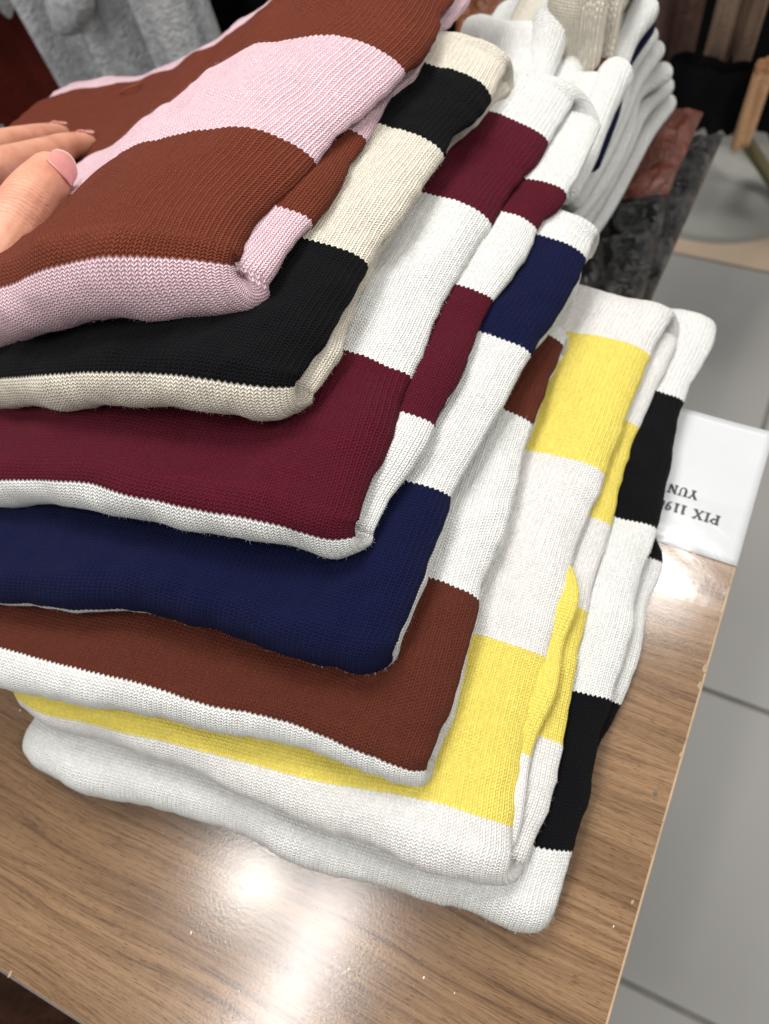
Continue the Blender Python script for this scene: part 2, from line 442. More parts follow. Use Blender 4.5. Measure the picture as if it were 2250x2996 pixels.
# worn chips and a screw hole in the laminate
CHIP = plain('chipped_board', srgb(150, 130, 106), .8, .2, nscale=300, namp=.2)
def chip(px, py, r, seed, z=0.0003, mat=CHIP, name='chip'):
    r_ = random.Random(seed); c = P(px, py, 0); n = 9
    vs = [(c[0]+r*r_.uniform(.5, 1.1)*math.cos(6.283*i/n)*.5, c[1]+r*r_.uniform(.6, 1.2)*math.sin(6.283*i/n), z) for i in range(n)]
    vs = [(min(x, xE-.0003), y, zz) for x, y, zz in vs]
    top = list(range(n)); bot = [(x, y, z-.0005) for x, y, _ in vs]
    fs = [top] + [[i, n+i, n+(i+1) % n, (i+1) % n] for i in range(n)]
    mesh_obj(name, vs+bot, fs, mat, table)
for k, (a, b_, r) in enumerate([(2064, 1955, .0030), (2046, 2005, .0022), (2010, 2165, .0016), (1992, 2208, .0018), (1940, 2400, .001), (1850, 2640, .0013), (1905, 2505, .0008), (2140, 1700, .0030), (2112, 1790, .0018), (30, 2850, .0022)]):
    chip(a, b_, r, k)
DUST = plain('dust', srgb(226, 220, 210), .8)
for k, (a, b_) in enumerate([(560, 2728), (660, 2756), (592, 2700), (980, 2800), (1020, 2835), (935, 2660), (1795, 2710), (60, 2078), (1240, 2860), (1330, 2905), (880, 2835), (700, 2900)]):
    chip(a, b_, random.Random(k+70).uniform(.00035, .0008), k+50, .0004, DUST, 'dust_speck')
hole = P(1918, 2322, 0)
HOLE = plain('screw_hole_dark', srgb(74, 78, 76), .6)
bm = bmesh.new(); bmesh.ops.create_cone(bm, cap_ends=True, segments=20, radius1=.0011, radius2=.0009, depth=.0008, matrix=Matrix.Translation((hole[0], hole[1], .0001)))
bm_obj('screw', bm, HOLE, table)

# ------------------------------------------------------------------ the pile, from the table up
G = {}
G[1] = garment('folded_knit', 'white knit with black stripes, lowest of the fanned pile, lying on the wood table', .0005, 0.0,
    [(1660, 2560), (1667, 2530), (1738, 2279), (1785, 2060), (1826, 1870), (1883, 1715), (1928, 1543), (1940, 1450), (1967, 1299), (1999, 1184), (2040, 1110), (2066, 1050)],
    [(1650, 2570), (1655, 2540), (1728, 2279), (1785, 2120), (1812, 2062), (1872, 1890), (1912, 1770), (1950, 1640), (1900, 1560), (1915, 1460), (1950, 1300), (1980, 1190), (2040, 1070)],
    [(90, 2235), (135, 2266), (440, 2367), (610, 2415), (880, 2523), (1125, 2604), (1362, 2668), (1504, 2726), (1600, 2738)],
    [('B', 1990, 1180, WHITE), ('B', 1930, 1560, BLACK), ('B', 1945, 1650, WHITE), ('B', 1800, 2066, BLACK), ('B', 1700, 2420, WHITE),
     ('A', 1605, 2508, BLACK), ('A', 1730, 2047, WHITE), ('A', 1875, 1527, BLACK), ('A', 1958, 1150, WHITE)], W=.277, th=.0155, seed=1, rdrop=.003, yback=.322)
G[2] = garment('folded_knit', 'yellow and white striped knit, second from the bottom of the fanned pile', .0315, -.02,
    [(1488, 2570), (1497, 2432), (1531, 2239), (1613, 1916), (1659, 1679), (1703, 1570), (1768, 1400), (1822, 1281), (1876, 1100), (1915, 1000), (1975, 925)],
    [(1535, 2530), (1555, 2485), (1622, 2327), (1648, 2200), (1669, 2042), (1691, 1900), (1716, 1769), (1804, 1541), (1822, 1407), (1835, 1317), (1882, 1245), (1930, 1118), (1988, 975)],
    [(70, 2070), (102, 2090), (271, 2157), (542, 2252), (718, 2333), (880, 2408), (1125, 2492), (1294, 2557), (1443, 2605)],
    [('B', 1960, 1000, OFFW), ('B', 1870, 1240, YELLOW), ('B', 1770, 1532, OFFW), ('B', 1690, 1780, YELLOW), ('B', 1615, 2160, OFFW),
     ('A', 1430, 2420, YELLOW), ('A', 1491, 1890, OFFW), ('A', 1640, 1335, YELLOW), ('A', 1790, 985, OFFW)], W=.2565, th=.0155, seed=2, yback=.305, vskew=[(0, 0), (.03, 0), (.08, .006), (.15, .016), (.25, .025)])
G[3] = garment('folded_knit', 'knit with wide rust brown and white stripes, lying right on the yellow striped one', .0615, -.045,
    [(1250, 2262), (1262, 2240), (1300, 2171), (1340, 2000), (1365, 1900), (1409, 1747), (1464, 1577), (1545, 1306), (1562, 1232), (1625, 1070), (1670, 950)],
    [(1268, 2275), (1275, 2250), (1312, 2171), (1350, 2000), (1372, 1900), (1414, 1747), (1468, 1577), (1549, 1306), (1566, 1232), (1640, 1060), (1692, 935)],
    [(-200, 1950), (0, 2004), (203, 2056), (406, 2088), (562, 2126), (813, 2166), (1000, 2232), (1125, 2280), (1206, 2313)],
    [('n', .99, WHITE), ('n', .20, RUST), ('A', 1321, 1711, WHITE), ('A', 1520, 1200, RUST), ('A', 1655, 950, WHITE)], th=.0145, seed=3, press=0.15, vskew=[(0, .002), (.03, .001), (.08, -.002), (.16, -.008), (.28, -.010)])
G[4] = garment('folded_knit', 'knit with wide navy blue and white stripes, in the middle of the fanned pile', .0895, -.07,
    [(1135, 1950), (1148, 1916), (1193, 1780), (1240, 1679), (1328, 1442), (1430, 1279), (1558, 1020), (1627, 947), (1686, 842), (1700, 765), (1745, 700), (1768, 655)],
    [(1148, 1958), (1158, 1925), (1203, 1785), (1248, 1684), (1334, 1446), (1434, 1282), (1560, 1024), (1629, 950), (1688, 845), (1700, 780), (1745, 740), (1768, 665)],
    [(-200, 1745), (0, 1762), (190, 1776), (406, 1784), (576, 1825), (677, 1852), (813, 1912), (1016, 1962), (1110, 1966)],
    [('n', .99, WHITE), ('n', .50, NAVY), ('A', 1258, 1424, WHITE), ('A', 1485, 985, NAVY), ('A', 1640, 690, WHITE)], th=.0145, seed=4, press=0.3, rdrop=.008, vskew=[(0, .004), (.10, .002), (.12, -.0015), (.28, -.002)])
G[5] = garment('folded_knit', 'knit with wide burgundy and white stripes, just above the navy striped one', .118, -.095,
    [(1052, 1572), (1062, 1543), (1125, 1300), (1166, 1171), (1203, 1096), (1247, 1040), (1319, 871), (1424, 656), (1521, 534), (1593, 450), (1625, 400), (1665, 330), (1699, 262)],
    [(1085, 1590), (1108, 1560), (1140, 1480), (1200, 1370), (1260, 1268), (1370, 1050), (1441, 892), (1559, 720), (1585, 652), (1644, 600), (1664, 545), (1685, 525)],
    [(-200, 1470), (0, 1484), (203, 1491), (305, 1498), (406, 1522), (542, 1546), (745, 1574), (880, 1608), (975, 1632), (1030, 1630)],
    [('B', 1670, 540, WHITE), ('B', 1645, 545, BURG), ('B', 1535, 640, WHITE), ('B', 1395, 850, BURG), ('B', 1220, 1225, WHITE),
     ('n', .33, BURG), ('A', 1085, 1045, WHITE), ('A', 1320, 575, BURG), ('A', 1530, 340, WHITE)], th=.015, seed=5, press=0.5, rdrop=.009, fz=.8, vskew=[(0, 0.001), (.05, 0), (.12, -.003), (.28, -.003)])
G[6] = garment('folded_knit', 'knit with wide black and cream stripes, second from the top of the fanned pile', .149, -.13,
    [(880, 1120), (890, 1093), (968, 954), (1016, 895), (1111, 745), (1146, 674), (1242, 527), (1335, 405), (1432, 312), (1470, 211), (1490, 180), (1499, 160)],
    [(925, 1150), (955, 1103), (1005, 985), (1040, 905), (1120, 750), (1150, 680), (1246, 530), (1339, 408), (1436, 315), (1474, 220), (1492, 230), (1500, 170)],
    [(-200, 1225), (0, 1210), (203, 1203), (406, 1200), (610, 1210), (759, 1217), (840, 1212)],
    [('n', .99, CREAM), ('n', .25, BLACK), ('A', 1000, 705, CREAM), ('A', 1235, 372, BLACK), ('A', 1370, 195, CREAM)], th=.0155, seed=6, press=0.75, rdrop=.010, fz=.55)
G[7] = garment('folded_knit', 'pink and brown striped knit on top of the fanned pile, held by the hand', .180, -.16,
    [(665, 835), (680, 799), (722, 691), (813, 596), (897, 510), (1036, 358), (1133, 261), (1180, 222), (1247, 164), (1314, 21), (1345, -60)],
    [(720, 900), (790, 810), (893, 672), (969, 590), (1053, 455), (1103, 367), (1150, 270), (1235, 190), (1300, 100), (1368, 0), (1390, -60)],
    [(-120, 1120), (0, 1064), (203, 997), (406, 943), (610, 912), (690, 905)],
    [('B', 1330, -20, PINK), ('B', 1065, 390, BROWN), ('B', 850, 640, PINK),
     ('n', .24, BROWN), ('A', 690, 340, PINK), ('A', 965, 66, BROWN), ('A', 340, 243, PINK)], th=.020, ex=.034, seed=7, press=1.0, rdrop=.019, rw=.075, fz=.3, W=.325, yback=.46, yback_l=.365)

# ------------------------------------------------------------------ floor
floor = mesh_obj('floor', [(-4, -3, -.755), (4, -3, -.755), (4, 7, -.755), (-4, 7, -.755)], [(0, 1, 2, 3)], plain('grout', srgb(112, 110, 106), .8, nscale=40, namp=.15), kind='structure')
TILE = plain('floor_tile', srgb(134, 133, 130), .5, .5, nscale=3, namp=.05)
TILE_WARMLIT = plain('floor_tile_warm_lit', srgb(166, 148, 128), .5, .5, nscale=3, namp=.05)  # tiles beyond the far joint: warm lamplight on the floor painted into their colour
zF = -.75
g1 = P(2120, 770, zF)[1]; g2 = P(2150, 2050, zF)[1]; g3 = P(1930, 2925, zF)[1]
ys = [g3-.42, g3, g2, g1, g1+.6, g1+1.2, g1+1.8]; ys = [g3-.9] + ys
xs = [-1.7, -1.1, -.5, P(2248, 1200, zF)[0], .7, 1.3, 1.9]
tile_me = {}
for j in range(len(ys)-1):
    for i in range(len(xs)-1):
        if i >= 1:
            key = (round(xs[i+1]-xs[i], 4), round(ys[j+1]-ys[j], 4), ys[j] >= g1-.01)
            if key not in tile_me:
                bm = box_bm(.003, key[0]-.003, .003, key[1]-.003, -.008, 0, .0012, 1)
                me = bpy.data.meshes.new('tile'); bm.to_mesh(me); bm.free(); me.materials.append(TILE_WARMLIT if key[2] else TILE); tile_me[key] = me
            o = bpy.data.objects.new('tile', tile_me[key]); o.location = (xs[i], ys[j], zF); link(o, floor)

# ------------------------------------------------------------------ label card taped to the table
CARD = plain('card_paper', srgb(180, 182, 184), .3, .4, nscale=40, namp=.02, bump=.0002, bscale=60)
BR = P(2156, 1657, .001); TR = P(2256, 1262, .001)
cx1 = max(BR[0], TR[0]); cy0 = BR[1]; cy1 = TR[1]
card = empty('label_card', (cx1-.05, (cy0+cy1)/2, .001), label='white printed label card taped to the table edge, text upside down', category='label card')
def grid(x0, x1, y0, y1, nx, ny, zf):
    vs = [(x0+(x1-x0)*i/nx, y0+(y1-y0)*j/ny, zf(i/nx, j/ny)) for j in range(ny+1) for i in range(nx+1)]
    fs = [(j*(nx+1)+i, j*(nx+1)+i+1, (j+1)*(nx+1)+i+1, (j+1)*(nx+1)+i) for j in range(ny) for i in range(nx)]
    return vs, fs
vs, fs = grid(cx1-.10, cx1, cy0, cy1, 24, 20, lambda a, b: .0007 + .0004*math.sin(a*9+b*4)*a)
cobj = mesh_obj('card', vs, fs, CARD, card, True)
sm = cobj.modifiers.new('thick', 'SOLIDIFY'); sm.thickness = .0004; sm.offset = -1
INK = plain('ink', srgb(52, 52, 56), .6, .2)
# serif capitals from strokes on a 0..1 box: (x0,y0,x1,y1,width)
TK, TN = .21, .125
GL = {'P': (.72, [(.2, 0, .2, 1, TK), (.2, .965, .5, .965, TN), (.5, .94, .66, .84, .14), (.66, .84, .66, .66, TK), (.66, .66, .5, .50, .16), (.54, .48, .2, .48, .15), (.03, .03, .40, .03, TN), (.03, .97, .3, .97, TN)]),
      'I': (.44, [(.22, 0, .22, 1, TK), (.03, .03, .41, .03, TN), (.03, .97, .41, .97, TN)]),
      'X': (.86, [(.16, 1, .72, 0, TK), (.70, 1, .16, 0, TN), (.02, .97, .34, .97, TN), (.56, .97, .84, .97, TN), (.02, .03, .3, .03, TN), (.54, .03, .88, .03, TN)]),
      '1': (.5, [(.26, 0, .26, 1, TK), (.08, .84, .26, .97, TN), (.06, .03, .46, .03, TN)]),
      '9': (.58, [(.16, .82, .16, .58, .17), (.16, .58, .3, .44, .12), (.3, .44, .44, .52, .1), (.46, .9, .46, .42, .18), (.16, .82, .3, .97, .12), (.3, .97, .46, .86, .12), (.46, .42, .34, .12, .15), (.34, .12, .12, .0, .09)]),
      '6': (.58, [(.12, .58, .12, .16, .18), (.12, .16, .28, .02, .12), (.28, .02, .44, .16, .12), (.44, .16, .44, .42, .17), (.44, .42, .3, .56, .12), (.3, .56, .14, .46, .1), (.12, .58, .24, .88, .15), (.24, .88, .46, 1.0, .09)]),
      'Y': (.78, [(.12, 1, .4, .46, TK), (.66, 1, .4, .46, TN), (.4, .48, .4, 0, TK), (.2, .03, .6, .03, TN), (.0, .97, .28, .97, TN), (.54, .97, .78, .97, TN)]),
      'U': (.80, [(.17, 1, .17, .22, TK), (.17, .22, .3, .04, .15), (.3, .04, .5, .04, .1), (.5, .04, .62, .22, .1), (.62, .22, .62, 1, TN), (.02, .97, .34, .97, TN), (.48, .97, .78, .97, TN)]),
      'N': (.86, [(.16, 0, .16, 1, TN), (.14, 1, .66, 0, TK), (.66, 0, .66, 1, TN), (.02, .97, .24, .97, TN), (.02, .03, .32, .03, TN), (.5, .97, .82, .97, TN)]),
      'W': (1.1, [(.12, 1, .34, 0, TK), (.34, 0, .54, .9, TN), (.54, .95, .74, 0, TK), (.74, 0, .96, 1, TN), (.0, .97, .26, .97, TN), (.84, .97, 1.08, .97, TN)]),
      ' ': (.4, [])}
def write(text, ox, oy, size, parent, stretch=1.0):
    x = 0
    for ch in text:
        w, st = GL[ch]
        if st:
            vs, fs = [], []
            for x0, y0, x1, y1, wd in st:
                dx, dy = x1-x0, y1-y0; L = math.hypot(dx, dy); nx_, ny_ = -dy/L*wd/2, dx/L*wd/2
                k = len(vs)
                for qx, qy in ((x0+nx_, y0+ny_), (x1+nx_, y1+ny_), (x1-nx_, y1-ny_), (x0-nx_, y0-ny_)):
                    vs.append((ox - (x+qx*stretch)*size, oy - qy*size, .00135 + .00001*(k//4)))
                fs.append((k, k+1, k+2, k+3))
            mesh_obj('letter', vs, fs, INK, parent)
        x += (w + .06)*stretch
tp = P(2110, 1512, .0013); write('PIX 1196', tp[0], tp[1], .0055, card, 1.22)
tp = P(2046, 1440, .0013); write('YUN W', tp[0], tp[1], .0052, card, 1.25)
# clear tape over the near end of the card
Nf = NT('clear_tape'); Nf.n.remove(Nf.b)
tr = Nf.new('ShaderNodeBsdfTransparent'); gl = Nf.new('ShaderNodeBsdfGlossy'); gl.inputs['Roughness'].default_value = .14
mx = Nf.new('ShaderNodeMixShader'); mx.inputs[0].default_value = .035
o_ = Nf.obj(); Nf.set(gl.inputs['Normal'], Nf.bump(Nf.noise(o_, 60, 3, .55), .0004, .5))
Nf.t.links.new(tr.outputs[0], mx.inputs[1]); Nf.t.links.new(gl.outputs[0], mx.inputs[2]); Nf.t.links.new(mx.outputs[0], Nf.n['Material Output'].inputs[0])
t0 = P(2090, 1790, .0)[1]; t1 = P(2030, 1452, 0)[1]
vs, fs = grid(cx1-.10, xE-.0008, t0, t1, 40, 30, lambda a, b: .0018 + .00005*math.sin(a*23+b*11)*math.sin(b*17+a*5))
mesh_obj('clear_tape', vs, fs, Nf.mat, None, True, label='clear sticky tape stuck over the near end of the label card', category='tape')

# ------------------------------------------------------------------ inner ply of the yellow knit
def slab(name, ridge, zs, W, th, mat, parent=None, seed=0, ex=None, wob=.001, stations=40, dirx=(-1, 0, 0), **k):
    """one flat soft ply: right-hand outline given by photo pixels at heights zs"""
    ex = ex or th*.8
    pts = np.array([P(px, py, z) for (px, py), z in zip(ridge, zs)])
    c = catmull(pts, stations); qs, ns, us, kk = section(W, th, ex, 40, 16, 12)
    d = np.array(dirx)/np.linalg.norm(dirx); nt = len(qs)
    T = np.gradient(c, axis=0); T /= np.linalg.norm(T, axis=1)[:, None]
    pos = np.zeros((stations, nt, 3)); vv = np.r_[0, np.cumsum(np.linalg.norm(np.diff(c, axis=0), axis=1))]
    for i in range(stations):
        n = np.cross(d, T[i]); n /= np.linalg.norm(n)
        if n[2] < 0: n = -n
        e = min(i/(stations*.12), (stations-1-i)/(stations*.12), 1.0); e = math.sqrt(max(1-(1-e)**2, .02))
        pos[i] = c[i] + d*(qs + (1-e)*min(ex*1.6, W*.3)*(1-2*qs/W))[:, None] + n*(ns*th/2*e)[:, None]
    wv = Waves(seed+5, 8, .02, .08); pos += (wv(pos.reshape(-1, 3))*wob).reshape(stations, nt, 1)*np.array([.3, .2, 1.0])
    uvs = np.zeros((stations+1, nt+1, 2)); uvs[:, :nt, 0] = us[:nt]; uvs[:, nt, 0] = ex
    uvs[:stations, :, 1] = vv[:, None]; uvs[stations, :, 1] = vv[-1]
    return loop_mesh(name, pos, uvs, mat, parent, False, **k)
zi = G[2]['zA0'] - .008
my = knit_material('yellow_inner_yarn', [(0, OFFW), (.155, YELLOW), (.60, OFFW)], 0.0, .26)
slab('inner_fold', [(1524, 2505), (1532, 2340), (1579, 2137), (1620, 2042), (1639, 1957), (1650, 1890), (1690, 1765), (1690, 1650)], [zi]*8, .1, .005, my, G[2]['root'], 3)

def loft(bm, pts, rads, flat=None, n=28, sides=20):
    """closed tapered limb through pts (world) with radii; hemispherical ends"""
    c = catmull(pts, n); d0 = np.r_[0, np.cumsum(np.linalg.norm(np.diff(np.array(pts), axis=0), axis=1))]
    d1 = np.r_[0, np.cumsum(np.linalg.norm(np.diff(c, axis=0), axis=1))]
    r = smooth_interp(d1/d1[-1]*d0[-1], d0, rads)
    T = np.gradient(c, axis=0); T /= np.linalg.norm(T, axis=1)[:, None]
    st_ = []
    for k in range(5):
        a = math.pi/2*(k/5); st_.append((c[0]-T[0]*r[0]*math.cos(a), T[0], r[0]*math.sin(a)+1e-5))
    for i in range(n): st_.append((c[i], T[i], r[i]))
    for k in range(1, 6):
        a = math.pi/2*(1-k/5); st_.append((c[-1]+T[-1]*r[-1]*math.cos(a), T[-1], r[-1]*math.sin(a)+1e-5))
    up = np.array([0, 0, 1.0]); rings = []
    for p, t, rr in st_:
        u = np.cross(t, up); u /= np.linalg.norm(u); w = np.cross(u, t)
        rings.append([bm.verts.new(tuple(p + rr*(math.cos(6.2832*j/sides)*u + (1 if flat is None else flat)*math.sin(6.2832*j/sides)*w))) for j in range(sides)])
    for a, b in zip(rings, rings[1:]):
        for j in range(sides): bm.faces.new((a[j], a[(j+1) % sides], b[(j+1) % sides], b[j]))
    bm.faces.new(rings[0][::-1]); bm.faces.new(rings[-1])
# ------------------------------------------------------------------ second pile, out of focus behind
LAM = plain('cream_laminate', srgb(214, 198, 172), .5)
zt = -.10
tb = empty('back_table', (-.2, .56, -.75), label='low table with a cream top carrying the blurred pile behind', category='table')
bm_obj('table_top', box_bm(-.36, -.085, .385, .62, zt-.03, zt, .003), LAM, tb)
for lx, ly in ((-.105, .41), (-.33, .41), (-.105, .59), (-.33, .59)): bm_obj('leg', box_bm(lx-.015, lx+.015, ly-.015, ly+.015, -.75, zt-.0302, .002), LEGM, tb)
def solid_knit(nm, c1): return knit_material(nm, [(0, c1)], 0, 1)
KW = solid_knit('white_yarn', WHITE); KC = solid_knit('cream_yarn', CREAM); KN = solid_knit('navy_yarn', NAVY); KR = solid_knit('brown_yarn', RUST)
def back_knit(label, ridge, z0, z1, W, th, mat, seed, group='folded knits in the pile behind'):
    n = len(ridge); zs = [z0+(z1-z0)*i/(n-1) for i in range(n)]
    o = slab('folded_knit', ridge, zs, W, th*.8, mat, None, seed, label=label, category='knitwear', group=group)
    bm = bmesh.new(); c = [P(px, py, z) + np.array([-.002, 0, .001]) for (px, py), z in zip(ridge, zs)]
    r_ = random.Random(seed); loft(bm, c, [th*.55*r_.uniform(.85, 1.1) for _ in range(n-1)] + [th*.62], n=30, sides=16)
    bmesh.ops.recalc_face_normals(bm, faces=bm.faces)
    uvl = bm.loops.layers.uv.new('UVMap')
    for f in bm.faces:
        for l in f.loops: l[uvl].uv = (l.vert.co.x, l.vert.co.y)
    bm_obj('rolled_edge', bm, mat, o, True)
    return o
LW = 'white folded knit in the blurred pile on the cream table behind'
back_knit('lowest white folded knit of the blurred pile behind, lying on the bagged garments', [(1690, 740), (1760, 640), (1850, 480), (1900, 390), (1955, 310)], -.060, -.052, .13, .013, KW, 21)
back_knit('second lowest white folded knit of the blurred pile behind', [(1680, 690), (1745, 600), (1838, 430), (1893, 310), (1948, 260)], -.042, -.033, .12, .013, KW, 22)
back_knit('third lowest white folded knit of the blurred pile behind', [(1680, 640), (1750, 550), (1830, 400), (1880, 265), (1943, 220)], -.024, -.013, .12, .013, KW, 23)
back_knit('fourth lowest white folded knit of the blurred pile behind', [(1690, 590), (1760, 470), (1822, 350), (1868, 230), (1922, 155)], -.006, .006, .12, .012, KW, 24)
back_knit('thin white folded knit right under the navy one in the blurred pile behind', [(1690, 540), (1765, 420), (1815, 310), (1852, 195), (1905, 112)], .010, .023, .11, .011, KW, 25)
back_knit('navy blue folded knit between white ones in the blurred pile behind', [(1740, 480), (1795, 345), (1830, 200), (1895, 88)], .024, .038, .10, .011, KN, 26)
back_knit('white folded knit right on top of the navy one in the blurred pile behind', [(1700, 470), (1765, 330), (1805, 190), (1840, 120), (1888, 40)], .040, .056, .10, .017, KW, 27)
back_knit('thick white folded knit lying on the rust brown one in the blurred pile behind', [(1665, 560), (1712, 468), (1760, 330), (1806, 232)], .060, .070, .07, .018, KW, 28)
back_knit('rust brown folded knit tucked among white ones in the blurred pile behind', [(1640, 520), (1690, 420), (1740, 320), (1765, 220)], .050, .064, .09, .014, KR, 29)
back_knit('narrow white folded knit leaning beside the cream sleeves in the blurred pile behind', [(1600, 420), (1640, 330), (1690, 180), (1712, 105)], .060, .075, .05, .020, KW, 30)
back_knit('wide white folded knit in front of the cream and black striped one behind', [(1530, 400), (1560, 300), (1605, 150), (1628, 72)], .070, .088, .06, .022, KW, 31)
mcb = knit_material('cream_black_yarn', [(0, CREAM), (.46, BLACK), (.72, CREAM)], 0, .085)
LCR = 'cream folded knit with a black stripe on top of the blurred pile behind'
cr = slab('folded_knit', [(1440, 165), (1530, 140), (1640, 118), (1800, 85)], [.072, .074, .076, .078], .16, .018, mcb, None, 33, dirx=(.05, 1, .12), label=LCR, category='knitwear', group='folded knits in the pile behind')
LCD = 'cream knit sleeve hanging down over the blurred pile behind'
back_knit('cream knit sleeve hanging over the blurred pile, beside the narrow white knit', [(1728, 195), (1738, 120), (1745, 40), (1750, -60)], .070, .115, .030, .014, KC, 34)
back_knit('cream knit sleeve hanging over the blurred pile, beside the navy knit', [(1772, 205), (1780, 120), (1788, 40), (1792, -60)], .060, .105, .028, .014, KC, 35)

def film_pack(name, label, px, z, th, col, seed):
    """bagged garment: soft pillow in a shiny clear bag; px = four corners of its top"""
    c = [P(a, b, z) for a, b in px]; nu, nv = 70, 70
    N = NT(name + '_film'); o = N.obj()
    f = N.noise(o, 34, 5, .7, 1.6); f2 = N.noise(o, 120, 3, .6)
    bn = N.bump(N.m('ADD', f, N.m('MULTIPLY', f2, .25)), .012, 1.0)
    colr = N.mix(1.0, col, N.ramp(N.noise(o, 24, 3, .6), [(.3, (.7, .7, .7)), (.7, (1.15, 1.15, 1.15))]), 'MULTIPLY')
    mat = N.out(Base_Color=colr, Roughness=.4, Specular_IOR_Level=.5, Coat_Weight=.6, Coat_Roughness=.05, Normal=bn, Coat_Normal=bn)
    vs = []; w = Waves(seed, 12, .011, .05)
    for side in (1, -1):
        for j in range(nv+1):
            for i in range(nu+1):
                a, b = i/nu, j/nv
                p = (c[0]*(1-a)+c[1]*a)*(1-b) + (c[3]*(1-a)+c[2]*a)*b
                e = (max(1-abs(2*a-1)**4, 0)*max(1-abs(2*b-1)**4, 0))**.5
                p = p.copy(); p[2] += side*th/2*e - th/2
                if side == 1: p[2] += float(w(p[None])[0])*.0045*e
                vs.append(p)
    n1 = (nu+1)*(nv+1); fs = []
    for j in range(nv):
        for i in range(nu):
            k = j*(nu+1)+i; fs.append((k, k+1, k+nu+2, k+nu+1)); fs.append((n1+k, n1+k+nu+1, n1+k+nu+2, n1+k+1))
    o = mesh_obj(name, vs, fs, mat, None, True, label=label, category='bagged garment')
    return o
film_pack('bagged_garment', 'orange brown garment in a shiny clear bag beside the blurred white knits', [(1780, 560), (1962, 540), (2066, 300), (1900, 280)], -.062, .02, srgb(96, 38, 16), 41)
film_pack('bagged_garment', 'tan brown garment in a shiny clear bag just behind the black and cream knit', [(1330, 130), (1490, 100), (1520, -120), (1330, -120)], .02, .03, srgb(120, 70, 40), 44)
film_pack('bagged_garment', 'black garment in a crinkled clear bag under the blurred pile', [(1640, 930), (1872, 905), (1990, 470), (1780, 460)], -.078, .03, srgb(10, 9, 10), 42)
film_pack('bagged_garment', 'dark grey garment in a crinkled clear bag lowest in the blurred pile', [(1660, 960), (1900, 880), (2130, 360), (1880, 400)], -.100, .022, srgb(26, 24, 25), 43)

# ------------------------------------------------------------------ hanging clothes in the background
def cloth_mat(name, col, namp=.2, nscale=60, bump=.004, bscale=250, rough=.9):
    return plain(name, col, rough, .15, nscale=nscale, namp=namp, bump=bump, bscale=bscale)
def hanging(name, label, pxl, pxr, y, ztop, mat, folds, amp, seed, th=.02, cat='garment', flare=.0, skew=0.0, hem=None, group=None):
    """hanging cloth: wavy solid sheet; pxl/pxr photo pixels of the hem's two ends at depth y"""
    a, b = PY(*pxl, y), PY(*pxr, y); r = random.Random(seed)
    if isinstance(ztop, tuple): ztop = PY(*ztop, y)[2]
    ph = [r.uniform(0, 6.28) for _ in range(4)]; nu, nv = 70, 24
    def pt(u, v, s):
        base = a*(1-u) + b*u; z = base[2]*(1-v) + ztop*v
        x = base[0] + (u-.5)*flare*(1-v) + skew*v
        w = amp*(math.sin(folds*6.283*u + ph[0] + .8*math.sin(3*v+ph[1])) + .45*math.sin(folds*2.3*6.283*u + ph[2] + v)) * (1 - .35*v)
        e = math.sqrt(max(1-abs(2*u-1)**6, 0)); e2 = math.sqrt(max(1-abs(2*v-1)**14, 0)) if v < .5 else 1
        return (x, y + w - s*th/2*e*e2, z + .006*math.sin(5*u*6.283+ph[3])*(1-v))
    vs = [pt(i/nu, j/nv, s) for s in (1, -1) for j in range(nv+1) for i in range(nu+1)]
    n1 = (nu+1)*(nv+1); fs = []
    for j in range(nv):
        for i in range(nu):
            k = j*(nu+1)+i; fs.append((k, k+1, k+nu+2, k+nu+1)); fs.append((n1+k, n1+k+nu+1, n1+k+nu+2, n1+k+1))
    root = empty(name, ((a[0]+b[0])/2, y, min(a[2], b[2])), label=label, category=cat, group=group)
    mesh_obj('hanging_cloth', vs, fs, mat, root, True)
    return root
GREY = cloth_mat('grey_wool', srgb(205, 208, 211), .32, 130, .004, 260)
gc = hanging('wool_coat', 'light grey wool coat hanging with soft folds behind the pile', (300, 460), (685, 300), .58, .75, GREY, 3.2, .02, 3)
RED = cloth_mat('dark_red_wool', srgb(92, 26, 14), .25, 40)
red = hanging('wool_coat', 'dark rust red garment hanging beside the grey coat', (-420, 700), (430, 520), .62, .75, RED, 2.2, .012, 5)
BEAD = plain('crystal', srgb(190, 196, 214), .08, .8, .3)
for bx, by in ((6, 372), (14, 388), (30, 380), (34, 396), (20, 402)):
    bc = PY(bx, by, .585); bm = bmesh.new(); bmesh.ops.create_icosphere(bm, subdivisions=1, radius=.0035, matrix=Matrix.Translation(tuple(bc)))
    bm_obj('crystal_bead', bm, BEAD, red)
BLK = cloth_mat('black_wool', srgb(9, 9, 11), .2, 40)
hanging('wool_coat', 'black garment hanging beside the grey coat, behind the top knit', (600, 420), (1080, 250), .66, .75, BLK, 2.0, .012, 8)

